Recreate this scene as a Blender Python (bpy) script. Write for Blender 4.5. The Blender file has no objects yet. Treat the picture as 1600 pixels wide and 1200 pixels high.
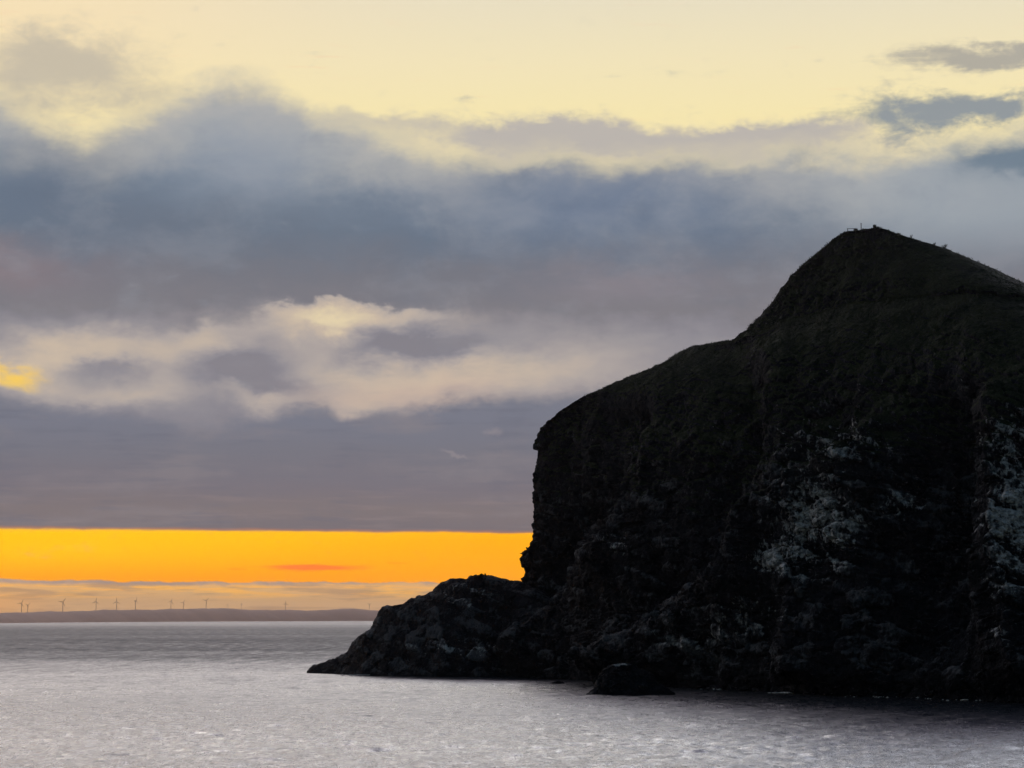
import bpy, math, random
import numpy as np

# ------------------------------------------------------------------ camera
SC = bpy.context.scene
COL = SC.collection
F = 4000.0                       # focal length in pixels of the 1600-wide photograph
HOR = 967.0                      # sea horizon row
CAMZ = 17.5
PITCH = math.atan((HOR - 600.0) / F)
cam = bpy.data.objects.new('camera', bpy.data.cameras.new('camera'))
COL.objects.link(cam)
cam.location = (0, 0, CAMZ)
cam.rotation_euler = (math.radians(90) + PITCH, 0, 0)
cam.data.sensor_width = 36.0
cam.data.lens = 36.0 * F / 1600.0
cam.data.clip_start = 0.5
cam.data.clip_end = 120000.0
SC.camera = cam
SC.view_settings.view_transform = 'Standard'
SC.view_settings.look = 'None'
SC.view_settings.exposure = 0.0
SC.view_settings.gamma = 1.0
SC.cycles.use_denoising = True
SC.cycles.use_adaptive_sampling = True
SC.cycles.adaptive_threshold = 0.012
SC.cycles.max_bounces = 5
SC.cycles.volume_bounces = 0
SC.cycles.diffuse_bounces = 2
SC.cycles.glossy_bounces = 3
SC.cycles.transparent_max_bounces = 8
SC.cycles.caustics_reflective = False
SC.cycles.caustics_refractive = False

CP, SP = math.cos(PITCH), math.sin(PITCH)


def ray(px, py):
    """sight line through a photograph pixel, scaled to y = 1"""
    a, b = np.asarray(px, float) - 800.0, 600.0 - np.asarray(py, float)
    dy = F * CP - b * SP
    dz = F * SP + b * CP
    return a / dy, dz / dy


def at(px, py, Y):
    rx, rz = ray(px, py)
    return rx * Y, Y, CAMZ + rz * Y


def proj(X, Y, Z):
    dz = Z - CAMZ
    d = Y * CP + dz * SP
    return 800.0 + F * X / d, 600.0 - F * (-Y * SP + dz * CP) / d


def water_dist(py):
    return -CAMZ / ray(800, py)[1]


# ------------------------------------------------------------------ node helpers
def lin(c):
    r = []
    for v in c:
        v = v / 255.0
        r.append(v / 12.92 if v <= 0.04045 else ((v + 0.055) / 1.055) ** 2.4)
    return tuple(r) + (1.0,)


class S:
    """wraps a node socket so that shader maths reads as arithmetic"""
    nt = None

    def __init__(self, s):
        self.s = s

    @classmethod
    def node(cls, t, **kw):
        n = cls.nt.nodes.new(t)
        for k, v in kw.items():
            setattr(n, k, v)
        return n

    @classmethod
    def rgb(cls, v):
        n = cls.node('ShaderNodeCombineColor')
        for i in n.inputs:
            cls.put(i, v)
        return S(n.outputs[0])

    @classmethod
    def put(cls, inp, v):
        if isinstance(v, S):
            cls.nt.links.new(v.s, inp)
        else:
            inp.default_value = v

    @classmethod
    def m(cls, op, *a):
        n = cls.node('ShaderNodeMath', operation=op)
        for i, v in enumerate(a):
            cls.put(n.inputs[i], v)
        return S(n.outputs[0])

    def __add__(a, b): return S.m('ADD', a, b)
    __radd__ = __add__
    def __sub__(a, b): return S.m('SUBTRACT', a, b)
    def __rsub__(a, b): return S.m('SUBTRACT', b, a)
    def __mul__(a, b): return S.m('MULTIPLY', a, b)
    __rmul__ = __mul__
    def __truediv__(a, b): return S.m('DIVIDE', a, b)


def sstep(v, lo, hi, smooth=True, to=(0.0, 1.0)):
    n = S.node('ShaderNodeMapRange', clamp=True)
    n.interpolation_type = 'SMOOTHSTEP' if smooth else 'LINEAR'
    for i, q in enumerate((v, lo, hi, to[0], to[1])):
        S.put(n.inputs[i], q)
    return S(n.outputs[0])


def vec(x, y, z=0.0):
    n = S.node('ShaderNodeCombineXYZ')
    for i, q in enumerate((x, y, z)):
        S.put(n.inputs[i], q)
    return S(n.outputs[0])


def sep(v):
    n = S.node('ShaderNodeSeparateXYZ')
    S.put(n.inputs[0], v)
    return S(n.outputs[0]), S(n.outputs[1]), S(n.outputs[2])


def noise(v, scale=1.0, detail=4.0, rough=0.5, dist=0.0):
    """three independent noise values about 0"""
    n = S.node('ShaderNodeTexNoise')
    n.noise_dimensions = '3D'
    S.put(n.inputs['Vector'], v)
    n.inputs['Scale'].default_value = scale
    n.inputs['Detail'].default_value = detail
    n.inputs['Roughness'].default_value = rough
    n.inputs['Distortion'].default_value = dist
    r, g, b = sep(S(n.outputs['Color']))
    return r - 0.5, g - 0.5, b - 0.5


def ramp(v, stops, lo=0.0, hi=1.0, interp='LINEAR', raw=False):
    """colour (sRGB 0-255 triples) or grey value by position"""
    t = (v - lo) * (1.0 / (hi - lo)) if (lo, hi) != (0.0, 1.0) else v
    n = S.node('ShaderNodeValToRGB')
    n.color_ramp.interpolation = interp
    el = n.color_ramp.elements
    while len(el) < len(stops):
        el.new(0.5)
    for e, (p, c) in zip(el, stops):
        e.position = (p - lo) / (hi - lo)
    for e, (p, c) in zip(el, stops):
        e.color = (c, c, c, 1) if not isinstance(c, tuple) else (c + (1.0,) if raw else lin(c))
    S.put(n.inputs[0], t)
    return S(n.outputs[0])


def mix(f, a, b, mode='MIX'):
    n = S.node('ShaderNodeMix', data_type='RGBA', blend_type=mode)
    S.put(n.inputs['Factor'], f)
    for k, q in ((6, a), (7, b)):
        S.put(n.inputs[k], q)
    return S(n.outputs[2])


# ------------------------------------------------------------------ sky and sun
SUN_AZ, SUN_EL = math.radians(-32.0), math.radians(1.5)      # az from +Y towards +X

W = bpy.data.worlds.new('World')
SC.world = W
W.use_nodes = True
W.cycles.sampling_method = 'MANUAL'
W.cycles.sample_map_resolution = 1024
S.nt = W.node_tree
W.node_tree.nodes.clear()


def build_sky():
    tc = S.node('ShaderNodeTexCoord')
    dx, dy, dz = sep(S(tc.outputs['Generated']))
    az = S.m('ARCTAN2', dx, dy)
    el = S.m('ARCSINE', dz)
    # bearing and height above the horizon, one unit = 0.25 rad
    x = az * 4.0 + 0.8
    y = HOR / 1000.0 - el * 4.0

    big = noise(vec(x, y * 1.5, 3.1), 2.6, 2.0, 0.5)
    mid = noise(vec(x, y * 1.6, 7.7), 8.0, 5.0, 0.6, 0.2)
    fin = noise(vec(x * 0.8, y * 1.5, 1.3), 24.0, 5.0, 0.62, 0.3)
    strk = noise(vec(x * 0.5, y * 3.2, 5.0), 7.0, 4.0, 0.55)
    strf = noise(vec(x * 0.5, y * 6.0, 9.0), 16.0, 4.0, 0.6)

    def g(cx, cy, rx, ry, wx=None, wy=None):
        """soft elliptical patch, 1 in the middle"""
        a = ((wx or xw) - cx) * (1.0 / rx)
        b = ((wy or yw) - cy) * (1.0 / ry)
        return S.m('EXPONENT', (a * a + b * b) * -1.0)

    xw = x + mid[0] * 0.10 + fin[0] * 0.03
    yw = y + mid[1] * 0.075 + fin[1] * 0.03 + big[1] * 0.03

    # clear sky behind everything
    c = ramp(y, [(-2.6, (90, 97, 124)), (-1.4, (92, 84, 124)), (-0.95, (196, 188, 206)), (-0.5, (228, 228, 232)), (-0.2, (230, 227, 220)),
                 (0.0, (231, 221, 194)), (0.10, (241, 227, 186)), (0.19, (246, 230, 176)), (0.30, (238, 221, 178)),
                 (0.60, (246, 206, 110)), (0.80, (255, 192, 30)), (0.835, (255, 188, 0)), (0.87, (255, 176, 0)),
                 (0.905, (255, 154, 0)), (0.967, (240, 150, 60))], -2.6, 1.0)
    c = mix(g(-0.05, 0.02, 0.5, 0.16, x, y) * 0.7, c, lin((250, 224, 178)))
    c = mix(g(-0.1, 0.84, 0.45, 0.05, x, y) * 0.8, c, lin((255, 196, 0)))
    c = mix(sstep(x, 0.3, 0.9) * sstep(y, 0.78, 0.86) * 0.8, c, lin((255, 165, 0)))
    # thin red cloud in the orange gap
    yr = y + strf[0] * 0.010
    xr = x + mid[2] * 0.03
    c = mix(sstep(g(0.490, 0.8872, 0.082, 0.0050, xr, yr) + strf[2] * 0.9, 0.10, 0.75) * 0.9, c, lin((250, 118, 48)))
    c = mix(sstep(g(0.372, 0.8905, 0.018, 0.0020, xr, yr), 0.2, 0.9) * 0.5, c, lin((240, 140, 40)))
    c = mix(sstep(g(0.62, 0.880, 0.02, 0.0016, xr, yr), 0.2, 0.9) * 0.35, c, lin((245, 140, 30)))

    # open sky above the frame, boosted to brighten the sea; orange band slightly too
    c = mix(1.0, c, S.rgb(1.0 + sstep(y, -0.02, -0.22) * sstep(y, -1.25, -0.75) * 5.6 + sstep(y, 0.80, 0.84) * 0.12), 'MULTIPLY')

    c = mix(sstep(y, -0.05, -0.3) * sstep(x, 1.5, -0.2) * 0.75, c, mix(1.0, c, (1.06, 0.97, 0.93, 1), 'MULTIPLY'))
    c = mix(sstep(y, -0.05, -0.3) * sstep(x, 0.6, 1.8) * 0.75, c, mix(1.0, c, (0.92, 0.99, 1.05, 1), 'MULTIPLY'))

    # low bank of far cloud on the horizon
    e3 = 0.9095 + mid[0] * 0.014 + fin[2] * 0.010 + (x - 0.4) * 0.006
    ylow = y + strf[1] * 0.012
    low = ramp(ylow, [(0.900, (186, 160, 142)), (0.9105, (192, 160, 138)), (0.9155, (238, 180, 112)), (0.922, (226, 176, 118)),
                      (0.930, (216, 170, 118)), (0.940, (208, 166, 120)), (0.955, (212, 170, 124)), (0.975, (205, 160, 118))], 0.9, 0.98)
    low = mix(sstep(strf[2], -0.03, 0.12) * 0.85 * sstep(y, 0.942, 0.922) * sstep(y, 0.912, 0.918), low, lin((255, 186, 84)))
    low = mix(sstep(strf[0] + strk[2] * 0.5, -0.02, 0.16) * 0.7, low, lin((176, 140, 110)))
    low = mix(sstep(y - e3, 0.009, 0.003) * sstep(mid[2] + fin[0] * 0.6, -0.12, 0.12) * 0.85, low, lin((166, 146, 138)))
    low = mix(g(-0.02, 0.945, 0.09, 0.016, x, y) * 0.6, low, lin((250, 176, 92)))
    c = mix(sstep(y - e3, -0.0012, 0.0016), c, low)

    # middle zone: lit gap between the two decks
    lit = (g(0.49, 0.497, 0.09, 0.034) * 1.0 + g(0.63, 0.503, 0.13, 0.026) * 0.8 + g(0.33, 0.525, 0.07, 0.036) * 0.75 + g(0.64, 0.594, 0.19, 0.042) * 0.85
           + g(0.50, 0.555, 0.10, 0.045) * 0.5 + g(0.88, 0.565, 0.20, 0.055) * 0.75 + g(0.15, 0.550, 0.16, 0.034) * 0.95 + g(0.26, 0.585, 0.06, 0.03) * 0.45 + g(0.03, 0.588, 0.10, 0.034) * 0.9
           + g(0.20, 0.618, 0.14, 0.022) * 0.7 + g(0.42, 0.628, 0.06, 0.020) * 0.6 + g(0.575, 0.635, 0.06, 0.020) * 0.5)
    lit = lit + mid[2] * 0.36 + fin[2] * 0.24 - g(0.67, 0.540, 0.14, 0.022) * 0.8 - g(0.37, 0.574, 0.07, 0.020) * 0.8 \
        - g(0.42, 0.603, 0.09, 0.011) * 0.5 - g(0.17, 0.576, 0.07, 0.012) * 0.45
    gap = ramp(lit, [(0.0, (132, 130, 140)), (0.35, (150, 145, 149)), (0.7, (174, 164, 160)), (1.05, (200, 183, 165)), (1.38, (226, 208, 172))], 0.0, 1.4)
    gap = mix(sstep(g(0.020, 0.592, 0.055, 0.022) + fin[1] * 0.9, 0.15, 1.0) * 0.95, gap, lin((250, 206, 92)))
    gap = mix(g(0.65, 0.62, 0.16, 0.03) * 0.4, gap, lin((214, 182, 160)))
    gap = mix(sstep(strk[1] + mid[0] * 0.5, 0.0, 0.25) * 0.4, gap, lin((158, 153, 154)))
    hmid = sstep(yw, 0.36, 0.44) * sstep(y, 0.8, 0.7)

    # upper deck
    e1 = ramp(x, [(-0.4, .15), (0.0, .158), (0.06, .195), (0.13, .222), (0.19, .190), (0.27, .158), (0.33, .126), (0.38, .116),
                  (0.43, .132), (0.48, .172), (0.56, .192), (0.63, .206), (0.70, .240), (0.80, .232), (0.95, .243), (1.10, .232),
                  (1.25, .232), (1.40, .240), (1.50, .226), (1.62, .205), (2.0, .19)], -0.4, 2.0)
    ye = y + mid[1] * 0.075 + fin[1] * 0.040
    d1 = ye - e1
    m1 = sstep(d1, -0.022, 0.050)
    deck = ramp(ye, [(0.10, (170, 170, 170)), (0.22, (148, 156, 166)), (0.29, (120, 133, 149)), (0.36, (107, 118, 133)),
                     (0.43, (117, 118, 127)), (0.50, (129, 125, 130)), (0.60, (140, 134, 138))], 0.0, 0.7)
    deck = mix(sstep(d1 + mid[2] * 0.16, 0.15, 0.01) * 0.85, deck, lin((182, 179, 174)))
    deck = mix(g(0.04, 0.31, 0.18, 0.08) * 0.85, deck, lin((99, 112, 130)))
    deck = mix(g(0.25, 0.36, 0.17, 0.05) * 0.6, deck, lin((106, 115, 130)))
    deck = mix(g(0.40, 0.25, 0.10, 0.06) * 0.6, deck, lin((150, 157, 168)))
    deck = mix(g(0.94, 0.315, 0.26, 0.075) * 0.8, deck, lin((102, 118, 143)))
    deck = mix(sstep(x, 1.15, 1.5) * sstep(y, 0.46, 0.34) * 0.75, deck, lin((160, 167, 174)))
    deck = mix(g(1.58, 0.262, 0.09, 0.035) * 0.9, deck, lin((118, 133, 147)))
    deck = mix(g(-0.02, 0.43, 0.16, 0.035) * 0.6, deck, lin((142, 124, 128)))
    deck = mix(g(0.98, 0.445, 0.14, 0.03) * 0.5, deck, lin((146, 136, 142)))
    deck = mix(sstep(mid[0] + big[0] * 0.5 + fin[2] * 0.3, -0.05, 0.25) * 0.2, deck, lin((156, 159, 167)))
    deck = mix(sstep(mid[2] + fin[0] * 0.4 + big[1] * 0.4, 0.0, 0.28) * 0.2, deck, lin((98, 108, 124)))
    deck = mix(sstep(y, 0.36, 0.44) * sstep(strk[0], -0.05, 0.2) * 0.3, deck, lin((120, 118, 126)))
    deck = mix(sstep(g(1.60, 0.272, 0.10, 0.030, xw, ye) + fin[0] * 0.8, 0.2, 0.9) * 0.9, deck, lin((112, 128, 143)))
    deckb = sstep(yw + big[2] * 0.05, 0.53, 0.47)
    body = mix(S.m('MINIMUM', deckb + sstep(lit, 0.25, -0.1) * 0.5, 1.0) * sstep(lit * 0.6 + yw, 0.98, 0.80), gap, deck)
    c = mix(m1 * sstep(y, 0.838, 0.80), c, body)
    # thin veils and wisps above the deck
    v = sstep(g(0.10, 0.10, 0.12, 0.05, xw, ye) + g(0.02, 0.17, 0.12, 0.07, xw, ye) * 0.7 + g(0.22, 0.16, 0.10, 0.06, xw, ye) * 0.6 + fin[2] * 1.0 + mid[2] * 0.6, 0.15, 1.15)
    c = mix(v * 0.85 * (1.0 - m1), c, lin((190, 181, 165)))
    v = sstep(g(0.80, 0.215, 0.15, 0.034, xw, ye) + g(1.02, 0.225, 0.20, 0.028, xw, ye) + g(1.25, 0.222, 0.16, 0.026, xw, ye) + g(0.56, 0.195, 0.12, 0.02, xw, ye) * 0.6 + fin[2] * 0.7 + mid[2] * 0.4, 0.1, 1.0)
    c = mix(v * 0.95 * (1.0 - m1 * 0.8), c, lin((183, 177, 173)))
    wr = g(1.49, 0.104, 0.13, 0.022, xw, ye) + g(1.60, 0.110, 0.09, 0.020, xw, ye) + fin[2] * 1.3 + mid[2] * 0.5
    c = mix(sstep(wr * 0.85 + strf[1] * 0.9, 0.14, 1.2) * 0.85, c, lin((162, 159, 154)))
    wr = g(1.44, 0.188, 0.11, 0.036, xw, ye) + g(1.57, 0.186, 0.07, 0.024, xw, ye) * 0.8 + fin[2] * 1.2 + mid[2] * 0.4
    c = mix(sstep(wr * 1.1 + strk[0] * 0.8, 0.16, 1.05) * 0.95, c, lin((138, 147, 155)))

    # lower deck with its sharp flat base
    e2 = ramp(x, [(-0.4, .62), (0.0, .632), (0.1, .638), (0.2, .652), (0.3, .664), (0.40, .658), (0.47, .636), (0.51, .628), (0.535, .652),
                  (0.57, .646), (0.61, .640), (0.66, .632), (0.75, .626), (0.85, .616), (1.3, .60), (2.0, .60)], -0.4, 2.0)
    m2 = sstep(y + mid[1] * 0.045 + fin[1] * 0.028 - e2, -0.010, 0.018)
    ldk = ramp(y + strk[1] * 0.05, [(0.60, (122, 124, 136)), (0.66, (119, 121, 134)), (0.71, (119, 118, 128)), (0.76, (121, 115, 123)),
                                    (0.80, (127, 117, 119)), (0.83, (120, 112, 117))], 0.5, 0.9)
    ldk = mix(sstep(strk[2] + mid[0] * 0.5, -0.02, 0.2) * 0.5, ldk, lin((137, 130, 134)))
    ldk = mix(sstep(strf[2] * 0.6 + mid[2] * 0.6, 0.0, 0.22) * 0.45, ldk, lin((103, 105, 120)))
    ldk = mix(sstep(strf[1], 0.02, 0.2) * 0.35 * sstep(y, 0.74, 0.79), ldk, lin((144, 130, 130)))
    ldk = mix(sstep(g(0.77, 0.672, 0.03, 0.010) + g(0.71, 0.712, 0.03, 0.006) + fin[2] * 0.8, 0.45, 1.1) * 0.4, ldk, lin((158, 148, 150)))
    yb = y + strf[0] * 0.006 + fin[0] * 0.004 - 0.8285 - x * 0.006
    ldk = mix(sstep(yb, -0.006, 0.001) * 0.7, ldk, lin((196, 128, 84)))
    c = mix(m2 * sstep(yb, 0.0022, -0.0022), c, ldk)

    # the rest of the dome: physical dusk sky
    sky = S.node('ShaderNodeTexSky')
    sky.sky_type = 'NISHITA'
    sky.sun_disc = False
    sky.sun_elevation = SUN_EL
    sky.sun_rotation = SUN_AZ
    nis = S(sky.outputs[0])
    nis = mix(1.0, nis, (0.125, 0.152, 0.195, 1), 'MULTIPLY')
    front = sstep(dy, 0.05, 0.80) * sstep(el, 1.0, 0.5)
    c = mix(front, nis, c)
    bg = S.node('ShaderNodeBackground')
    S.put(bg.inputs['Color'], c)
    bg.inputs['Strength'].default_value = 1.0
    out = S.node('ShaderNodeOutputWorld')
    S.nt.links.new(bg.outputs[0], out.inputs['Surface'])


build_sky()

sun = bpy.data.objects.new('sun', bpy.data.lights.new('sun', 'SUN'))
COL.objects.link(sun)
sun.data.energy = 0.12
sun.data.angle = math.radians(8.0)
sun.data.color = (1.0, 0.62, 0.32)
# a lamp shines along its -Z
sun.rotation_euler = (math.radians(90) - SUN_EL, 0, math.pi - SUN_AZ)


# ------------------------------------------------------------------ object helpers
def tag(o, label=None, cat=None, group=None, kind=None):
    for k, v in (('label', label), ('category', cat), ('group', group), ('kind', kind)):
        if v:
            o[k] = v
    return o


def link(name, verts, faces, mat, parent=None, smooth=True):
    me = bpy.data.meshes.new(name)
    verts = np.asarray(verts, np.float32)
    if isinstance(faces, np.ndarray):
        k = faces.shape[1]
        me.vertices.add(len(verts))
        me.vertices.foreach_set('co', verts.ravel())
        me.loops.add(faces.size)
        me.loops.foreach_set('vertex_index', faces.astype(np.int32).ravel())
        me.polygons.add(len(faces))
        me.polygons.foreach_set('loop_start', np.arange(0, faces.size, k, dtype=np.int32))
        me.update(calc_edges=True)
        me.validate()
    else:
        me.from_pydata([tuple(map(float, v)) for v in verts], [], faces)
    me.polygons.foreach_set('use_smooth', [smooth] * len(me.polygons))
    me.materials.append(mat)
    o = bpy.data.objects.new(name, me)
    COL.objects.link(o)
    if parent:
        o.parent = parent
    return o


def material(name):
    m = bpy.data.materials.new(name)
    m.use_nodes = True
    S.nt = m.node_tree
    p = m.node_tree.nodes['Principled BSDF']
    return m, p


def plain(name, col, rough=0.7):
    m, p = material(name)
    tc = S.node('ShaderNodeTexCoord')
    n = noise(S(tc.outputs['Object']), 3.0, 4.0)
    S.put(p.inputs['Base Color'], mix(sstep(n[0], -0.25, 0.25), tuple(v * 0.75 for v in col) + (1,), tuple(v * 1.25 for v in col) + (1,)))
    p.inputs['Roughness'].default_value = rough
    return m


def grid_faces(nr, nc, wrap=False):
    i, j = np.meshgrid(np.arange(nr - 1), np.arange(nc if wrap else nc - 1), indexing='ij')
    k = (j + 1) % nc
    return np.stack([i * nc + j, i * nc + k, (i + 1) * nc + k, (i + 1) * nc + j], -1).reshape(-1, 4)


# gradient noise in numpy ---------------------------------------------------
_rng = np.random.default_rng(11)
_perm = _rng.permutation(512).astype(np.int64)
_grad = _rng.normal(size=(512, 3))
_grad /= np.linalg.norm(_grad, axis=1)[:, None]


def perlin(P, seed=0):
    P = P + seed * 17.31
    i = np.floor(P).astype(np.int64)
    f = P - i
    u = f * f * f * (f * (f * 6 - 15) + 10)
    r = 0.0
    for a in (0, 1):
        for b in (0, 1):
            for c in (0, 1):
                h = _perm[(_perm[(_perm[(i[:, 0] + a) & 511] + i[:, 1] + b) & 511] + i[:, 2] + c) & 511]
                gdot = np.einsum('ij,ij->i', _grad[h], f - np.array([a, b, c]))
                wt = (u[:, 0] if a else 1 - u[:, 0]) * (u[:, 1] if b else 1 - u[:, 1]) * (u[:, 2] if c else 1 - u[:, 2])
                r = r + wt * gdot
    return r * 1.5


def fbm(P, octv=4, gain=0.5, seed=0, ridged=False):
    r, a = 0.0, 1.0
    for o in range(octv):
        n = perlin(P * (2.03 ** o), seed + o)
        r = r + a * ((0.45 - np.abs(n)) * 2 if ridged else n)
        a *= gain
    return r


def blocks(P, seed=0):
    """distance-to-nearest-point cells: angular, fractured rock faces"""
    i = np.floor(P).astype(np.int64)
    f1 = np.full(len(P), 9.0)
    val = np.zeros(len(P))
    f2 = np.full(len(P), 9.0)
    for a in (-1, 0, 1):
        for b in (-1, 0, 1):
            for c in (-1, 0, 1):
                q = i + np.array([a, b, c])
                h = _perm[(_perm[(_perm[(q[:, 0] + seed) & 511] + q[:, 1]) & 511] + q[:, 2]) & 511]
                d = np.linalg.norm(q + 0.5 + _grad[h] * 0.45 - P, axis=1)
                near = d < f1
                f2 = np.where(near, f1, np.minimum(f2, d))
                val = np.where(near, (h % 97) / 97.0 - 0.5, val)
                f1 = np.where(near, d, f1)
    return f1, f2, val


def normals(V, faces):
    t = V[faces]
    n = np.cross(t[:, 2] - t[:, 0], t[:, 3] - t[:, 1])
    N = np.zeros_like(V)
    for k in range(4):
        np.add.at(N, faces[:, k], n)
    return N / (np.linalg.norm(N, axis=1)[:, None] + 1e-9)


# ------------------------------------------------------------------ materials of the land
def rock_material(name, guano, moss=True, wet=True):
    """dark sea cliff: fractured basalt, turf on gentle ground, pale bird-stained ledges
    where the sculpted 'guano' and 'turf' attributes say they are"""
    m, p = material(name)
    tc = S.node('ShaderNodeTexCoord')
    P = S(tc.outputs['Object'])
    n1 = noise(P, 0.11, 5.0, 0.6)
    n2 = noise(P, 0.9, 5.0, 0.6)
    n3 = noise(P, 0.35, 4.0, 0.65, 0.6)
    qx, qy, qz = sep(P)
    ng = noise(vec(qx, qy, qz * 0.42), 0.75, 6.0, 0.72, 0.4)
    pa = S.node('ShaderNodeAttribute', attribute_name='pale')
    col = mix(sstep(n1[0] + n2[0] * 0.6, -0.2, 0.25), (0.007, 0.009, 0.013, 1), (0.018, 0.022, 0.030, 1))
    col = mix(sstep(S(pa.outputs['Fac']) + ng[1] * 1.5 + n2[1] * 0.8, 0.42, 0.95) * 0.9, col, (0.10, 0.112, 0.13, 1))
    ga = S.node('ShaderNodeAttribute', attribute_name='guano')
    gu = S(ga.outputs['Fac'])
    gm = sstep(gu + ng[0] * 2.5 + n2[2] * 0.9 + n3[0] * 0.4, 0.56, 0.98)
    col = mix(gm * 0.9, col, mix(sstep(n2[0], -0.2, 0.2), (0.13, 0.15, 0.17, 1), (0.74, 0.76, 0.78, 1)))
    if moss:
        ta = S.node('ShaderNodeAttribute', attribute_name='turf')
        tf = sstep(S(ta.outputs['Fac']) + n1[2] * 0.5 + n2[1] * 0.35, 0.38, 0.62)
        grass = mix(sstep(n1[1] + n2[0] * 0.7, -0.2, 0.25), (0.009, 0.016, 0.011, 1), (0.027, 0.039, 0.020, 1))
        col = mix(tf, col, grass)
    S.put(p.inputs['Base Color'], col)
    p.inputs['Roughness'].default_value = 0.85
    p.inputs['Specular IOR Level'].default_value = 0.04
    vo = S.node('ShaderNodeTexVoronoi', feature='DISTANCE_TO_EDGE')
    S.put(vo.inputs['Vector'], P)
    vo.inputs['Scale'].default_value = 0.9
    hgt = n2[0] * 1.0 + n3[1] * 1.2 + S.m('MINIMUM', S(vo.outputs[0]) * 2.5, 0.5) * 0.8
    b = S.node('ShaderNodeBump')
    b.inputs['Strength'].default_value = 0.9
    b.inputs['Distance'].default_value = 0.8
    S.put(b.inputs['Height'], hgt)
    S.nt.links.new(b.outputs[0], p.inputs['Normal'])
    return m


# ------------------------------------------------------------------ headland
def interp_path(pts, n):
    pts = np.asarray(pts, float)
    d = np.r_[0, np.cumsum(np.hypot(*np.diff(pts, axis=0).T))]
    t = np.linspace(0, d[-1], n)
    return np.stack([np.interp(t, d, pts[:, 0]), np.interp(t, d, pts[:, 1])], 1)


SHORE = [(300, 1050), (482, 1053), (560, 1056), (700, 1058), (800, 1059), (900, 1063), (960, 1069), (1060, 1074), (1150, 1079), (1260, 1084),
         (1400, 1090), (1600, 1098), (1900, 1106), (2400, 1110)]
_sh = np.array([at(px, py, water_dist(py)) for px, py in SHORE])


def shore_y(X):
    return np.interp(X, _sh[:, 0], _sh[:, 1])


def depth_by_px(px, tab):
    t = np.asarray(tab, float)
    return np.interp(px, t[:, 0], t[:, 1])


def line_dist(px, py, pts):
    """distance in pixels to a polyline and which side of it"""
    best = np.full(px.shape, 1e9)
    side = np.zeros(px.shape)
    for (x0, y0), (x1, y1) in zip(pts[:-1], pts[1:]):
        vx, vy = x1 - x0, y1 - y0
        t = np.clip(((px - x0) * vx + (py - y0) * vy) / (vx * vx + vy * vy), 0, 1)
        ex, ey = px - (x0 + t * vx), py - (y0 + t * vy)
        d = np.hypot(ex, ey)
        s = np.sign(vx * ey - vy * ex)
        side = np.where(d < best, s, side)
        best = np.minimum(best, d)
    return best, side


def loft(left, right, dl, dr, front, back, nrow, s_front, nback):
    """closed contours stacked in height; left/right = silhouette pixels from the water up"""
    L = np.array([at(px, py, depth_by_px(px, dl)) for px, py in left])
    R = np.array([at(px, py, depth_by_px(px, dr)) for px, py in right])
    zt = min(L[-1, 2], R[-1, 2])
    for Q in (L, R):
        Q[:, 2] = np.maximum.accumulate(Q[:, 2] + np.arange(len(Q)) * 1e-4)
    # rows follow the left outline so that flat stretches keep their detail
    path = interp_path(np.stack([L[:, 0], L[:, 2]], 1), nrow)
    z = np.minimum(path[:, 1], zt)
    z = np.r_[-3.0, z]
    XL, YL = np.interp(z, L[:, 2], L[:, 0]), np.interp(z, L[:, 2], L[:, 1])
    XL[1:] = path[:, 0]
    XR, YR = np.interp(z, R[:, 2], R[:, 0]), np.interp(z, R[:, 2], R[:, 1])
    XR = np.maximum(XR, XL + 0.05)
    s = np.r_[s_front, np.linspace(1, 0, nback + 2)[1:-1]]
    isf = np.r_[np.ones(len(s_front)), np.zeros(nback)]
    Zg, Sg = np.meshgrid(z, s, indexing='ij')
    Fg = np.broadcast_to(isf, Zg.shape)
    Xg = XL[:, None] + (XR - XL)[:, None] * Sg
    Yl = YL[:, None] + (YR - YL)[:, None] * Sg
    span = (XR - XL)[:, None]
    edge = np.clip(np.minimum(Sg, 1 - Sg) * span / np.minimum(55.0, span * 0.5), 0, 1)
    rnd = np.sqrt(1 - (1 - edge) ** 2) ** 0.9
    Yg = np.where(Fg > 0.5, Yl - front(Xg, Yl, Zg) * rnd, Yl + back(Xg, Yl, Zg) * rnd)
    V = np.stack([Xg, Yg, Zg], -1).reshape(-1, 3)
    faces = grid_faces(len(z), len(s), wrap=True)
    return V, faces


LEFT_MAIN = [(700, 1056), (740, 1030), (765, 990), (785, 940), (797, 905), (800, 897), (804, 890), (803, 880), (806, 862), (812, 850), (822, 840),
             (824, 830), (828, 812), (832, 795), (835, 782), (837, 775), (836, 762), (833, 750), (834, 735), (832, 724), (834, 714), (838, 706),
             (838, 695), (841, 680), (846, 668), (855, 656), (866, 646), (880, 637), (905, 621), (940, 606), (965, 594), (1000, 581),
             (1035, 566), (1056, 551), (1080, 541), (1115, 535), (1142, 530), (1149, 526), (1160, 517), (1175, 503), (1190, 488), (1205, 470),
             (1215, 455), (1225, 442), (1240, 424), (1260, 406), (1285, 386), (1305, 371), (1320, 362.5), (1342, 358.5), (1362, 356.5), (1366, 356)]
RIGHT_MAIN = [(2250, 1060), (2200, 960), (2100, 820), (1960, 660), (1800, 550), (1700, 490), (1600, 441), (1560, 422), (1520, 405), (1480, 388),
              (1450, 379), (1420, 370), (1400, 364), (1385, 358), (1372, 355.5)]
DEPTH_L = [(480, 836), (700, 815), (840, 795), (1000, 762), (1140, 735), (1250, 690), (1370, 655), (1700, 650)]
DEPTH_R = [(1370, 655), (1600, 650), (1900, 690), (2250, 760)]


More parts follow.
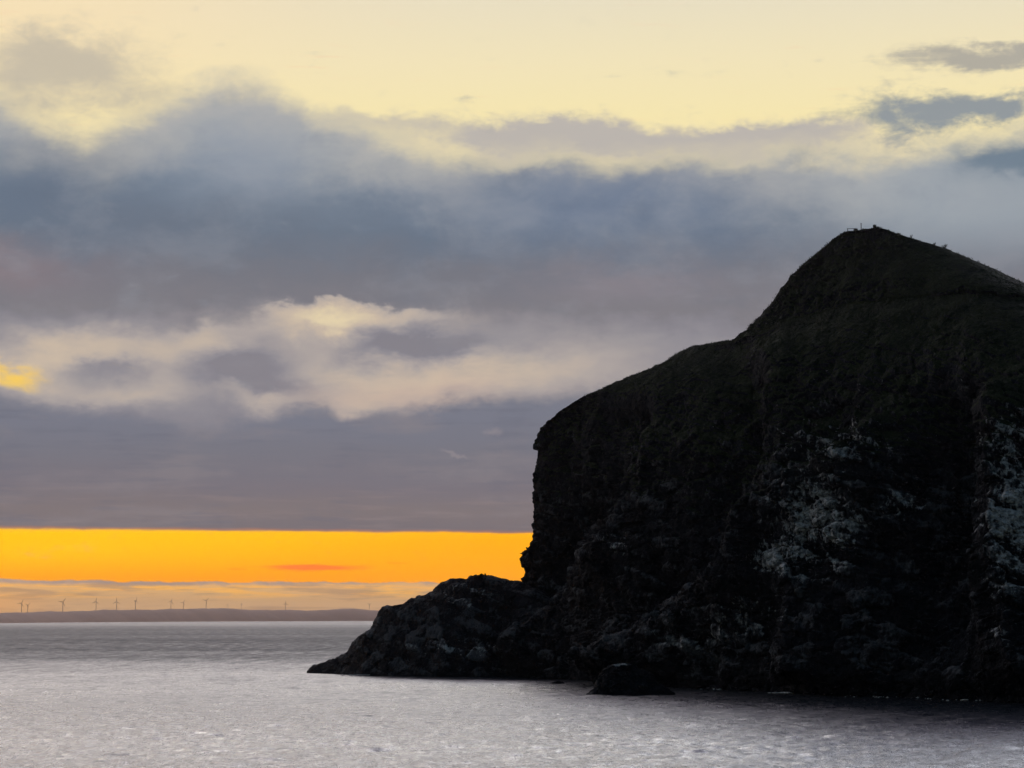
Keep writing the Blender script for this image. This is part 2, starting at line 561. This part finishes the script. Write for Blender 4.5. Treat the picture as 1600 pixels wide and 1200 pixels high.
def main_front(X, Yl, Z):
    zz = np.maximum(Z, 0)
    set_back = zz * 0.42 + np.maximum(zz - 62, 0) * 0.45
    cap = np.clip((118.3 - Z) / 46.0, 0.006, 1)
    cap = (cap * (2 - cap)) ** 0.62
    return np.maximum(Yl - (shore_y(X) + set_back), 7.0) * cap


def main_back(X, Yl, Z):
    return (12.0 + 70.0 * np.clip(1 - Z / 115.0, 0, 1)) * np.clip((118.3 - Z) / 8.0, 0.02, 1) ** 0.7


def shape_rock(V, faces, amp=1.0, sculpt=True):
    px, py = proj(V[:, 0], V[:, 1], V[:, 2])
    N = normals(V, faces)
    z = V[:, 2]
    upper = np.clip((z - 55) / 40, 0, 1)
    # fade of roughness towards the grassy top
    rough = 1 - 0.80 * np.clip((N[:, 2] - 0.25) / 0.4, 0, 1) * upper
    D = np.zeros(len(V))
    if sculpt:
        rough = rough * np.clip((z.max() - z) / 6.0, 0.0, 1)
    if sculpt:
        def rib(pts, width, a, skew=0.0):
            d, s = line_dist(px, py, pts)
            w = width * (1 + skew * s)
            return a * np.exp(-(d / w) ** 2)
        D += rib([(975, 1055), (1060, 965), (1175, 905), (1235, 800), (1325, 735)], 42, 7.5, 0.45)
        D += rib([(1290, 1060), (1290, 900), (1350, 800), (1370, 690)], 45, 4.0)
        D += rib([(1640, 1060), (1600, 860), (1580, 650)], 55, 6.0)
        D += rib([(830, 1040), (900, 930), (985, 800), (1010, 690)], 38, 4.0)
        D += rib([(1205, 560), (1195, 700), (1160, 850)], 30, 2.5)
        D -= rib([(1150, 580), (1140, 740), (1085, 900), (1000, 960)], 45, 6.0)
        D -= rib([(1480, 640), (1490, 820), (1460, 1000)], 50, 5.0)
        D -= rib([(975, 660), (950, 770), (880, 860), (830, 930)], 36, 7.0)
        D *= 1.7
        D -= rib([(1290, 640), (1350, 780), (1400, 900)], 22, 3.0)
        # rough talus apron along the foot
        foot = np.clip((1085 - py) / 20, 0, 1) * np.clip((py - 960) / 60, 0, 1)
        D += foot * 1.5
    Vs = V * np.array([1, 1, 0.55])
    D += rough * (fbm(Vs / 34.0, 3, 0.5, 1) * 4.2 + (fbm(Vs / 13.0, 3, 0.55, 5, True) - 0.75) * 1.5)
    V = V + N * (D * amp * np.clip((z + 3) / 6, 0.25, 1))[:, None]
    N = normals(V, faces)
    T = V @ np.array([[0.93, 0.1, 0.35], [-0.1, 0.99, 0.0], [-0.35, 0.0, 0.93]])
    f1, f2, val = blocks(T / np.array([6.5, 6.5, 4.0]), 3)
    g1, g2, val2 = blocks(T / np.array([2.4, 2.4, 1.7]), 9)
    d2 = val * 1.5 - np.exp(-((f2 - f1) / 0.10) ** 2) * 0.8 + val2 * 0.65 - np.exp(-((g2 - g1) / 0.12) ** 2) * 0.30
    d2 += fbm(V / 2.2, 3, 0.55, 21) * 0.35
    d2 = d2 + 0.15
    V = V + N * (rough * d2 * amp * 0.8)[:, None]
    return V, val + 0.5 * val2 + 0.25 * np.sin(T[:, 2] * 1.3)


def attr(o, name, val):
    a = o.data.attributes.new(name, 'FLOAT', 'POINT')
    a.data.foreach_set('value', np.asarray(val, np.float32))


def blob(px, py, cx, cy, rx, ry):
    return np.exp(-((px - cx) / rx) ** 2 - ((py - cy) / ry) ** 2)


s_main = np.concatenate([np.linspace(0, 1, 560) ** 1.25 * 0.62, np.linspace(0.62, 1, 60)[1:]])
Vm, Fm = loft(LEFT_MAIN, RIGHT_MAIN, DEPTH_L, DEPTH_R, main_front, main_back, 620, s_main, 90)
Vm, rough_m = shape_rock(Vm, Fm)

LEFT_SPUR = [(482, 1052), (486, 1047), (494, 1042), (503, 1036), (514, 1031.5), (524, 1030), (531, 1024), (545, 1008), (553, 999), (560, 991), (575, 983),
             (580, 972), (592, 958), (604, 951), (625, 948), (645, 939), (656, 936), (675, 928), (684, 920), (691, 915), (706, 909), (729, 906), (735, 901), (744, 899)]
RIGHT_SPUR = [(960, 1062), (940, 1040), (910, 1000), (880, 960), (850, 930), (810, 908), (790, 904), (775, 902), (760, 899)]


def spur_front(X, Yl, Z):
    return np.maximum(Yl - (shore_y(X) + np.maximum(Z, 0) * 0.75), 5.0)


def spur_back(X, Yl, Z):
    return 6.0 + 22.0 * np.clip(1 - Z / 30.0, 0, 1)


Vs_, Fs_ = loft(LEFT_SPUR, RIGHT_SPUR, [(480, 840), (560, 822), (750, 806)], [(700, 806), (960, 790)], spur_front, spur_back, 230, np.linspace(0, 1, 330), 60)
Vs_, rough_s = shape_rock(Vs_, Fs_, 0.45, False)


def settle_outline(V):
    """bring the weathered skyline back to its surveyed height"""
    for it in range(3):
        qx, qy = proj(V[:, 0], V[:, 1], V[:, 2])
        sky = np.array([p for p in LEFT_MAIN if p[0] >= 866 and p[1] < 650] + RIGHT_MAIN[:6][::-1] + RIGHT_MAIN[::-1], float)
        sky = sky[np.argsort(sky[:, 0])]
        cols = np.arange(880, 1760, 4.0)
        top = np.array([qy[np.abs(qx - c) < 3.0].min() for c in cols])
        err = top - np.interp(cols, sky[:, 0], sky[:, 1])           # negative: too high
        err = err * np.clip((np.abs(cols - 1368) - 15) / 40, 0.3, 1)
        err = np.convolve(np.pad(err, 2, 'edge'), np.ones(5) / 5, 'valid')
        e = np.interp(qx, cols, err)
        zt = np.interp(qx, cols, CAMZ + (HOR - top) * 690.0 / F)
        wgt = np.clip(V[:, 2] / np.maximum(zt, 1), 0, 1) ** 2 * np.clip((qx - 850) / 40, 0, 1)
        V = V + np.stack([0 * e, 0 * e, e * V[:, 1] / F * wgt], 1)
    return V


Vm = settle_outline(Vm)

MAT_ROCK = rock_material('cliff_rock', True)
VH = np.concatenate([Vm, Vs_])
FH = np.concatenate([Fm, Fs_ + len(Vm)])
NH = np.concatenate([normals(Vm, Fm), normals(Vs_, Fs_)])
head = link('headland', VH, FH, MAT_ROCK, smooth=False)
tag(head, 'steep dark rocky headland with a grassy domed summit rising from the sea', 'headland', kind='structure')
hx, hy = proj(VH[:, 0], VH[:, 1], VH[:, 2])
gu = (blob(hx, hy, 1270, 820, 70, 80) * 0.56 + blob(hx, hy, 1200, 868, 40, 22) * 0.60 + blob(hx, hy, 1250, 790, 40, 60) * 0.12 + blob(hx, hy, 1340, 810, 30, 25) * 0.25 + blob(hx, hy, 1310, 690, 80, 28) * 0.40
      + blob(hx, hy, 1585, 800, 55, 90) * 0.60 + blob(hx, hy, 1575, 680, 40, 35) * 0.45 + blob(hx, hy, 1160, 960, 60, 40) * 0.35
      + blob(hx, hy, 1070, 1000, 60, 30) * 0.34 + blob(hx, hy, 1410, 785, 40, 22) * 0.35 + blob(hx, hy, 935, 690, 25, 8) * 0.2
      + blob(hx, hy, 960, 850, 40, 30) * 0.22 + blob(hx, hy, 720, 1010, 90, 16) * 0.30 + blob(hx, hy, 730, 930, 40, 20) * 0.28
      + blob(hx, hy, 1560, 960, 30, 60) * 0.28 + blob(hx, hy, 1350, 620, 250, 90) * 0.12 + 0.04)
gu += np.clip(NH[:, 2], 0, 1) * 0.28 * (gu > 0.15)
led = np.concatenate([rough_m, rough_s])
gu = gu * (1.0 + 0.7 * led) * 1.3
attr(head, 'guano', gu)
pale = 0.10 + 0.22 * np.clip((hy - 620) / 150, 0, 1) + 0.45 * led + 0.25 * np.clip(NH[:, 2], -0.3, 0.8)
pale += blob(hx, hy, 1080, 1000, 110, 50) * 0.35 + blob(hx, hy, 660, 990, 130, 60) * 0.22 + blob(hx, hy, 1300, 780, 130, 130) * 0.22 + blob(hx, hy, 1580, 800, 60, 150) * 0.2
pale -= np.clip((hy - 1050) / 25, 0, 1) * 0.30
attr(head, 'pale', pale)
turf = np.clip((NH[:, 2] - 0.10) / 0.5, 0, 1) * np.clip((VH[:, 2] - 30) / 45, 0, 1) * 1.1 + np.clip((VH[:, 2] - 88) / 18, 0, 1) * 0.45
turf += blob(hx, hy, 1120, 750, 60, 160) * 0.30
turf[hx < 800] *= 0.2
attr(head, 'turf', turf)


def crest(px, width=1.6):
    """highest point of the headland's outline at a pixel column"""
    k = np.where((np.abs(hx - px) < width) & (VH[:, 1] > 100))[0]
    return VH[k[np.argmin(hy[k])]]


# ------------------------------------------------------------------ turf tufts on the headland top
def build_grass():
    rng = np.random.default_rng(4)
    area_ok = (NH[:, 2] > 0.22) & (VH[:, 2] > 50) & (hx > 840) & (hx < 1700) & (VH[:, 1] < 840) & (turf > 0.30)
    idx = np.where(area_ok)[0]
    idx = rng.choice(idx, 42000)
    base = VH[idx] + rng.normal(0, 0.25, (len(idx), 3)) * np.array([1, 1, 0.1])
    base[:, 2] -= 0.08
    vs, fs = [], []
    n = len(idx)
    clump = 0.55 + 0.75 * np.clip(perlin(base / 5.0, 3) + 0.3, 0, 1.3)
    for b in range(3):
        a = rng.uniform(0, 2 * np.pi, n)
        h = rng.uniform(0.22, 0.55, n) * clump
        w = rng.uniform(0.05, 0.12, n)
        lean = rng.normal(0, 0.18, (n, 2))
        dx, dy = np.cos(a) * w, np.sin(a) * w
        p0 = base + np.stack([dx, dy, 0 * dx], 1)
        p1 = base - np.stack([dx, dy, 0 * dx], 1)
        tip = base + np.stack([lean[:, 0], lean[:, 1], h], 1)
        vs.append(np.stack([p0, p1, tip], 1).reshape(-1, 3))
    V = np.concatenate(vs)
    Fc = np.arange(len(V)).reshape(-1, 3)
    m, p = material('turf_blades')
    tc = S.node('ShaderNodeTexCoord')
    nn = noise(S(tc.outputs['Object']), 0.13, 4.0, 0.6)
    S.put(p.inputs['Base Color'], mix(sstep(nn[0], -0.2, 0.2), (0.010, 0.018, 0.010, 1), (0.034, 0.045, 0.019, 1)))
    p.inputs['Roughness'].default_value = 0.9
    p.inputs['Specular IOR Level'].default_value = 0.04
    o = link('grass', V, Fc, m, smooth=False)
    tag(o, 'rough dark green turf covering the top and shoulder of the headland', 'grass', kind='stuff')


build_grass()


# ------------------------------------------------------------------ rocks in the water
def sea_rock(name, left, right, D, thick_f, thick_b, label, nrow, ncol, amp, guano_fn=None, group=None):
    V, Fc = loft(left, right, [(0, D), (2000, D)], [(0, D), (2000, D)], lambda X, Y, Z: thick_f * np.clip(1 - Z / 12, 0.12, 1) + 0 * X,
                 lambda X, Y, Z: thick_b * np.clip(1 - Z / 12, 0.15, 1) + 0 * X, nrow, np.linspace(0, 1, ncol), ncol // 2)
    N = normals(V, Fc)
    T = V @ np.array([[0.93, 0.1, 0.35], [-0.1, 0.99, 0.0], [-0.35, 0.0, 0.93]])
    f1, f2, val = blocks(T / np.array([3.0, 3.0, 1.8]), 5)
    g1, g2, v2 = blocks(T / np.array([1.1, 1.1, 0.8]), 8)
    d = fbm(V / 5.0, 3, 0.5, 2) * 0.7 + val * 0.7 - np.exp(-((f2 - f1) / 0.12) ** 2) * 0.4 + v2 * 0.25
    V = V + N * (d * amp)[:, None]
    org = V.mean(0) * np.array([1, 1, 0])
    o = link(name, V - org, Fc, MAT_ROCK, smooth=False)
    o.location = org
    qx, qy = proj(V[:, 0], V[:, 1], V[:, 2])
    attr(o, 'guano', guano_fn(qx, qy, normals(V, Fc)) if guano_fn else np.zeros(len(V)))
    attr(o, 'turf', np.zeros(len(V)))
    attr(o, 'pale', 0.28 + 0.5 * val)
    return tag(o, label, 'rock', group)


sea_rock('sea_rock', [(917, 1085), (925, 1078), (931, 1068), (936, 1056), (942, 1048), (949, 1041), (955, 1038), (966, 1037)],
         [(1054, 1084), (1050, 1078), (1036, 1072), (1024, 1063), (1016, 1053), (1008, 1046), (996, 1039.5), (982, 1035)],
         602.0, 7.0, 6.0, 'squat dark sea rock with a pale top edge standing off the foot of the cliff', 110, 150, 0.8,
         lambda qx, qy, N: blob(qx, qy, 965, 1038, 24, 3.5) * 0.95)
sea_rock('awash_rock', [(862, 1066), (866, 1064), (870, 1063)], [(881, 1066), (878, 1064.4), (873, 1063)], 700.0, 1.6, 1.6,
         'small low black rock just breaking the water left of the squat sea rock', 24, 40, 0.25)


# ------------------------------------------------------------------ far hills
HILL_D = [(-900, 9000), (0, 10500), (600, 22000), (1000, 24000), (2600, 24500)]
CREST = [(-900, 955), (-300, 958), (-100, 958), (0, 957.5), (60, 956), (110, 955.5), (140, 954), (160, 952.4), (200, 953.2), (240, 952.8), (270, 951),
         (310, 951), (345, 950.5), (400, 952.8), (440, 953), (480, 954), (510, 953), (532, 950.6), (552, 951), (570, 952.6), (600, 955), (640, 957),
         (800, 956), (1200, 955), (2600, 957)]


def hill_crest(px):
    return np.interp(px, *np.array(CREST, float).T)


def hill_dist(px):
    return np.interp(px, *np.array(HILL_D, float).T)


def build_hills():
    px = np.linspace(-900, 2400, 1300)
    D0 = hill_dist(px)
    jag = np.array([math.sin(v * 0.051) * 0.3 + math.sin(v * 0.13 + 2) * 0.25 + math.sin(v * 0.37 + 1) * 0.12 for v in px])
    rows = []
    prof = [(-0.02, -0.05), (0.0, 0.06), (0.01, 0.18), (0.05, 0.42), (0.10, 0.66), (0.16, 0.85), (0.22, 0.95), (0.28, 1.0), (0.36, 0.95), (0.6, 0.6), (1.0, -0.05)]
    for f, hgt in prof:
        D = D0 + f * 2600
        zc = CAMZ + ray(px, hill_crest(px) + jag)[1] * (D0 + 0.28 * 2600)
        z = zc * hgt + (np.sin(px * 0.09 + f * 30) + np.sin(px * 0.031 + f * 55)) * 2.0 * (0 < f < 0.27)
        rows.append(np.stack([ray(px, 960)[0] * D, D, z], 1))
    V = np.concatenate(rows)
    m, p = material('hill_heath')
    tc = S.node('ShaderNodeTexCoord')
    n = noise(S(tc.outputs['Object']), 0.0016, 5.0, 0.6)
    S.put(p.inputs['Base Color'], mix(sstep(n[0], -0.2, 0.2), (0.40, 0.235, 0.18, 1), (0.48, 0.285, 0.22, 1)))  # heath colour raised and reddened to carry the glow of thicker haze
    p.inputs['Roughness'].default_value = 0.95
    o = link('hills', V, grid_faces(len(prof), len(px)), m)
    tag(o, 'long low line of distant hills across the water carrying wind turbines', 'hills', kind='structure')


build_hills()


# ------------------------------------------------------------------ wind turbines
MAT_TURB = plain('turbine_paint', (0.42, 0.36, 0.32), 0.6)


def tube(rings, n=10):
    """rings of (centre, radius x, radius y) along z"""
    V, Fc = [], []
    for (cx, cy, cz), rx, ry in rings:
        for k in range(n):
            a = 2 * math.pi * k / n
            V.append((cx + rx * math.cos(a), cy + ry * math.sin(a), cz))
    for i in range(len(rings) - 1):
        for k in range(n):
            j = (k + 1) % n
            Fc.append((i * n + k, i * n + j, (i + 1) * n + j, (i + 1) * n + k))
    Fc.append(tuple(range(n - 1, -1, -1)))
    Fc.append(tuple((len(rings) - 1) * n + k for k in range(n)))
    return V, Fc


def build_turbine():
    root = bpy.data.objects.new('wind_turbine', None)
    COL.objects.link(root)
    V, Fc = tube([((0, 0, -9), 1.5, 1.5), ((0, 0, 0), 1.4, 1.4), ((0, 0, 20), 1.2, 1.2), ((0, 0, 40), 0.9, 0.9)])
    link('tower', V, Fc, MAT_TURB, root)
    V, Fc = tube([((0, 0, -4.5), 1.0, 1.0), ((0, 0, -3.5), 1.6, 1.6), ((0, 0, 2.5), 1.7, 1.7), ((0, 0, 4.5), 1.1, 1.1)])
    V = [(x, -z + 1.0, y + 41.2) for x, y, z in V]
    link('nacelle', V, Fc, MAT_TURB, root)
    V, Fc = tube([((0, 0, 0), 1.5, 1.5), ((0, 0, 1.2), 1.4, 1.4), ((0, 0, 2.2), 0.8, 0.8), ((0, 0, 2.6), 0.15, 0.15)])
    hub = link('hub', [(x, -z, y) for x, y, z in V], Fc, MAT_TURB, root)
    hub.location = (0, -3.5, 41.2)
    V, Fc = tube([((0, 0, 0), 0.75, 0.75), ((0.1, 0, 2), 0.8, 0.7), ((0.35, 0, 5), 1.2, 0.4), ((0.2, 0, 11), 0.9, 0.3), ((0.05, 0, 17.5), 0.55, 0.16), ((0, 0, 21), 0.15, 0.06)])
    for k in range(3):
        b = link('blade', V, Fc, MAT_TURB, root) if k == 0 else first.copy()
        if k == 0:
            first = b
        else:
            COL.objects.link(b)
            b.parent = root
        b.location = (0, -4.6, 41.2)
        b.rotation_euler = (0, math.radians(120 * k), 0)
    return root


TURBINES = [  # photo column, hub row, first blade angle clockwise from up, yaw, label
    (33.5, 942.5, 28, 0, 'wind turbine at the far left end of the row on the distant hills'),
    (43, 945.5, 50, 40, 'short faint wind turbine just right of the leftmost one'),
    (98, 940.5, 35, 15, 'wind turbine alone in a gap, third from the left in the row'),
    (150, 940, 8, 0, 'wind turbine where the hill steps up, fourth from the left in the row'),
    (182, 940, 0, 10, 'wind turbine with one blade straight up, fifth from the left in the row'),
    (211.5, 939, 5, 75, 'faint wind turbine seen nearly edge on, left of the close pair'),
    (267, 940, 20, 30, 'taller wind turbine, left one of the close pair above the middle hill'),
    (286.5, 941.5, 30, 0, 'wind turbine, right one of the close pair, a blade pointing flat left'),
    (322, 938.5, 48, 0, 'wind turbine with two blades raised in a V above the hilltop'),
    (356, 945, 30, 0, 'low wind turbine with a blade flat to the left, right of the V shaped one'),
    (377, 944, 0, 70, 'thin faint wind turbine edge on, beside the low turbine'),
    (446, 943, 2, 20, 'lone wind turbine in the middle of the gap, right of the row'),
    (577, 944.5, 300, 25, 'last faint wind turbine on the right, close to the dark rock spur'),
]
proto = build_turbine()
parts = list(proto.children)
for i, (px, hub_y, ang, yaw, lab) in enumerate(TURBINES):
    if i == 0:
        t, ch = proto, parts
    else:
        t = proto.copy()
        COL.objects.link(t)
        ch = []
        for q in parts:
            c = q.copy()
            COL.objects.link(c)
            c.parent = t
            ch.append(c)
    D = float(hill_dist(px)) + 0.28 * 2600
    X, Y, Zb = at(px, float(hill_crest(px)) + 0.4, D)
    Zh = at(px, hub_y, D)[2]
    sc = max(0.6, float(Zh - Zb) / 41.2)
    t.location = (X, Y, Zb)
    t.scale = (sc, sc, sc)
    t.rotation_euler = (0, 0, math.radians(yaw))
    k = 0
    for c in ch:
        if c.name.startswith('blade'):
            c.rotation_euler = (0, math.radians(ang + 120 * k), 0)
            k += 1
    tag(t, lab, 'wind turbine', 'wind turbines along the distant hills')


# ------------------------------------------------------------------ things on the summit
MAT_WOOD = plain('weathered_wood', (0.05, 0.045, 0.04), 0.8)
MAT_LEAF = plain('shrub_leaf', (0.03, 0.04, 0.018), 0.7)
MAT_TWIG = plain('shrub_twig', (0.03, 0.025, 0.02), 0.8)


def bar(a, b, r, n=6):
    a, b = np.array(a, float), np.array(b, float)
    d = b - a
    d /= np.linalg.norm(d)
    u = np.cross(d, (0, 0, 1) if abs(d[2]) < 0.9 else (1, 0, 0))
    u /= np.linalg.norm(u)
    w = np.cross(d, u)
    V = [c + r * (u * math.cos(2 * math.pi * k / n) + w * math.sin(2 * math.pi * k / n)) for c in (a, b) for k in range(n)]
    Fc = [(k, (k + 1) % n, n + (k + 1) % n, n + k) for k in range(n)] + [tuple(range(n - 1, -1, -1)), tuple(range(n, 2 * n))]
    return V, Fc


def joined(pieces):
    V, Fc = [], []
    for v, f in pieces:
        o = len(V)
        V += list(v)
        Fc += [tuple(i + o for i in q) for q in f]
    return V, Fc


def empty(name, loc, label, cat, group=None):
    o = bpy.data.objects.new(name, None)
    COL.objects.link(o)
    o.location = [float(v) for v in loc]
    return tag(o, label, cat, group)


PXM = 655.0 / F                                      # metres per photo pixel on the summit
b = crest(1344)
mk = empty('marker_post', b, 'thin upright post standing on the summit of the headland', 'post')
link('post', *bar((0, 0, -0.4), (0, 0, 1.75), 0.11), MAT_WOOD, mk)
link('post_cap', *bar((0, 0, 1.72), (0, 0, 1.86), 0.16), MAT_WOOD, mk)

b0, b1 = crest(1323), crest(1335)
rl = empty('railing', b0, 'short low railing at the left edge of the summit', 'railing')
d = b1 - b0
up = 0.95
link('post', *bar((0, 0, -0.4), (0, 0, up), 0.10), MAT_WOOD, rl)
link('post', *bar(d + np.array([0, 0, -0.4]), d + np.array([0, 0, up * 0.75]), 0.10), MAT_WOOD, rl)
link('rail', *bar((-0.15, -0.1, up - 0.08), d + np.array([0.1, -0.1, up * 0.75 - 0.08]), 0.075), MAT_WOOD, rl)


def shrub(px, w, h, label, seed, leafy=1.0, lift=0.0):
    rng = np.random.default_rng(seed)
    base = crest(px) - np.array([0, 0, 0.25])
    o = empty('shrub', base, label, 'shrub', 'small shrubs along the headland skyline')
    tw = []
    tips = []
    for k in range(11):
        a = rng.uniform(0, 2 * math.pi)
        e = np.array([math.cos(a) * w * rng.uniform(0.2, 0.95), math.sin(a) * w * 0.7, h * rng.uniform(0.5, 1.0)])
        mid = e * 0.5 + np.array([0, 0, h * 0.12])
        tw += [bar((0, 0, 0), mid, 0.05, 4), bar(mid, e, 0.035, 4)]
        tips += [e, mid * 0.6 + e * 0.4, mid]
    link('stem', *joined(tw), MAT_TWIG, o)
    tips = np.array(tips)
    n = int(420 * leafy)
    c = tips[rng.integers(0, len(tips), n)] + rng.normal(0, 0.16, (n, 3)) * np.array([w, w, h])
    c[:, 2] = np.maximum(c[:, 2], 0.05)
    u = rng.normal(size=(n, 3)); u /= np.linalg.norm(u, axis=1)[:, None]
    v = np.cross(u, rng.normal(size=(n, 3))); v /= np.linalg.norm(v, axis=1)[:, None]
    s = rng.uniform(0.07, 0.16, (n, 1))
    Q = np.stack([c - u * s, c + v * s * 0.6, c + u * s, c - v * s * 0.6], 1).reshape(-1, 3)
    link('foliage', Q, np.arange(len(Q)).reshape(-1, 4), MAT_LEAF, o, smooth=False)


shrub(1335.5, 0.55, 0.8, 'round dark shrub right at the end of the summit railing', 1)
shrub(1350, 0.7, 0.45, 'low dark shrub at the foot of the summit post', 2)
shrub(1365.5, 0.6, 0.95, 'dark bush on the very highest point of the headland, right of the post', 3)
shrub(1405, 0.45, 0.4, 'small bush at the top of the long right slope', 6)
shrub(1425, 0.4, 1.1, 'thin bare twiggy shrub, uppermost one on the right slope', 7, 0.06)
shrub(1462, 0.6, 0.9, 'sparse twiggy shrub midway down the right skyline', 8, 0.12)
shrub(1477, 0.9, 1.1, 'larger twiggy shrub, lowest one on the right skyline', 9, 0.3)


# ------------------------------------------------------------------ sea
def build_sea():
    rng = np.random.default_rng(23)
    dense = np.radians(np.linspace(-12.6, 12.6, 1150))
    side = np.radians(np.r_[np.linspace(12.6, 16, 60)[1:], np.linspace(16, 180, 80)[1:]])
    ang = np.r_[-side[::-1][1:], dense, side[:-1]]
    ang = np.r_[-math.pi, ang]
    r = [3.0]
    while r[-1] < 240:
        r.append(r[-1] * 1.06)
    while r[-1] < 2600:
        r.append(r[-1] * 1.0028)
    while r[-1] < 27000:
        r.append(r[-1] * 1.03)
    r = np.array(r)
    Rg, Ag = np.meshgrid(r, ang, indexing='ij')
    X, Y = Rg * np.sin(Ag), Rg * np.cos(Ag)
    spacing = np.gradient(r)[:, None] * np.ones_like(Ag)
    spacing = np.maximum(spacing, Rg * np.gradient(ang)[None, :])
    Z = np.zeros_like(X)
    gust = perlin(np.stack([X.ravel() / 190, Y.ravel() / 70, 0 * X.ravel()], 1), 2).reshape(X.shape)
    gust = 1.0 + 0.75 * np.clip(gust, -0.7, 0.8)
    # the wind hardly reaches the water under the cliff, nor a wide slick farther out
    lee = np.clip((shore_y(X) - Y) / 50.0, 0.12, 1) ** 0.7
    lee = np.where((X > -75) & (Y < 900), lee, 1.0)
    slick = 1 - 0.1 * np.clip((Y - 820) / 500, 0, 1)
    calm = lee * slick
    for k in range(64):
        lam = 1.6 * (22 / 1.6) ** rng.uniform()
        th = math.radians(-90 + rng.normal(10, 48))
        kx, ky = 2 * math.pi / lam * math.cos(th), 2 * math.pi / lam * math.sin(th)
        steep = 0.041 * (lam / 3.0) ** -0.85
        amp = steep * lam / (2 * math.pi)
        fade = np.clip(lam / (spacing * 2.2) - 0.6, 0, 1)
        ph = kx * X + ky * Y + rng.uniform(0, 6.28)
        sn = np.sin(ph)
        Z += amp * fade * calm * (sn + 0.25 * np.cos(2 * ph)) * (gust if lam < 7 else 1.0)
    # a bigger slow swell
    Z += 0.05 * np.sin(2 * math.pi / 38 * (Y + 0.15 * X)) * np.clip(38 / (spacing * 4) - 1, 0, 1)
    V = np.stack([X, Y, Z], -1).reshape(-1, 3)
    m, p = material('sea_water')
    tc = S.node('ShaderNodeTexCoord')
    P = S(tc.outputs['Object'])
    x, y, z = sep(P)
    p.inputs['Base Color'].default_value = (0.012, 0.017, 0.024, 1)
    p.inputs['IOR'].default_value = 1.333
    wind = noise(vec(x * 0.0016, y * 0.0032), 1.0, 5.0, 0.55)
    ruf = noise(vec(x * 1.1, y * 0.30, 8.0), 1.0, 4.0, 0.6)
    far_g = noise(vec(x * 0.16, y * 0.014, 5.0), 1.0, 3.0, 0.6)
    dash = noise(vec(x * 0.22, y * 0.13, 3.0), 1.0, 3.0, 0.55)
    yw = y + wind[2] * 1600.0
    yw = yw + ruf[2] * yw * 0.25
    slick = sstep(yw, 560.0, 1500.0, False) * (sstep(yw, 9000.0, 3000.0) * 0.45 + 0.55)
    S.put(p.inputs['Roughness'], sstep(wind[0] * 0.6 + ruf[0] * 0.8 + dash[0] * 0.7, -0.24, 0.24, True, (0.16, 0.33)) + sstep(dash[1], 0.12, 0.26) * 0.18 + slick * far_g[0] * 0.7 + slick * 0.40)
    rip = noise(vec(x * 0.8, y * 1.25), 1.1, 5.0, 0.65)
    rip2 = noise(vec(x * 0.16, y * 0.22, 4.0), 1.0, 4.0, 0.6)
    bmp = S.node('ShaderNodeBump')
    S.put(bmp.inputs['Height'], rip[0] * 0.55 + rip2[0] * 1.4)
    S.put(bmp.inputs['Strength'], sstep(wind[1] + ruf[1] * 1.2, -0.25, 0.25, True, (0.40, 0.95)) * (1.0 + slick * 0.5))
    bmp.inputs['Distance'].default_value = 0.6
    S.nt.links.new(bmp.outputs[0], p.inputs['Normal'])
    o = link('sea', V, grid_faces(len(r), len(ang), wrap=True), m)
    tag(o, 'rippled grey sea reflecting the pale evening sky', 'sea', kind='structure')


build_sea()


def build_foam():
    """broken white water where the swell meets the foot of the cliff"""
    rng = np.random.default_rng(8)
    vs, fs = [], []
    for px, py, w, d, n in ((1238, 1083.0, 2.6, 2.6, 300), (1222, 1083.6, 2.6, 1.2, 70), (1465, 1091, 4.0, 9.0, 45), (1520, 1094, 5.0, 8.0, 40),
                            (1380, 1089, 6, 8.0, 26), (556, 1055.5, 5, 1.5, 40), (1120, 1078, 7, 3.0, 16)):
        X0, Y0, _ = at(px, py, water_dist(py))
        for k in range(n):
            a = rng.normal(0, 0.5, 2)
            x, y = X0 + a[0] * w, Y0 + a[1] * d - 0.6
            hgt = 0.05 + 0.45 * max(0, 1 - abs(a[0])) * rng.uniform() * (n > 300)
            s = rng.uniform(0.08, 0.34)
            o = len(vs)
            t = rng.uniform(0, 6.28)
            for q in range(5):
                vs.append((x + 1.6 * s * math.cos(t + q * 1.2566), y + s * math.sin(t + q * 1.2566), 0.10 + hgt))
            vs.append((x, y, 0.10 + hgt + s * 0.6))
            vs.append((x, y, 0.05 + hgt - s * 0.5))
            for q in range(5):
                fs.append((o + q, o + (q + 1) % 5, o + 5))
                fs.append((o + (q + 1) % 5, o + q, o + 6))
    o = link('foam', vs, fs, plain('foam_white', (0.62, 0.65, 0.68), 0.6))
    tag(o, 'flecks of white foam where the sea breaks at the foot of the cliff', 'foam', kind='stuff')


build_foam()

# ------------------------------------------------------------------ haze
HAZE = True
if HAZE:
    h = 28500.0
    V = [(sx * h, sy * h, z) for z in (-5.0, 190.0) for sx, sy in ((-1, -1), (1, -1), (1, 1), (-1, 1))]
    Fc = [(3, 2, 1, 0), (4, 5, 6, 7), (0, 1, 5, 4), (1, 2, 6, 5), (2, 3, 7, 6), (3, 0, 4, 7)]
    m = bpy.data.materials.new('haze_air')
    m.use_nodes = True
    m.node_tree.nodes.clear()
    S.nt = m.node_tree
    pv = S.node('ShaderNodeVolumePrincipled')
    pv.inputs['Color'].default_value = (0.86, 0.80, 0.92, 1)
    pv.inputs['Density'].default_value = 1.3e-5
    pv.inputs['Anisotropy'].default_value = 0.95
    ou = S.node('ShaderNodeOutputMaterial')
    S.nt.links.new(pv.outputs[0], ou.inputs['Volume'])
    o = link('haze', V, Fc, m, smooth=False)
    tag(o, 'thin warm evening haze lying over the sea towards the distant hills', 'haze', kind='stuff')
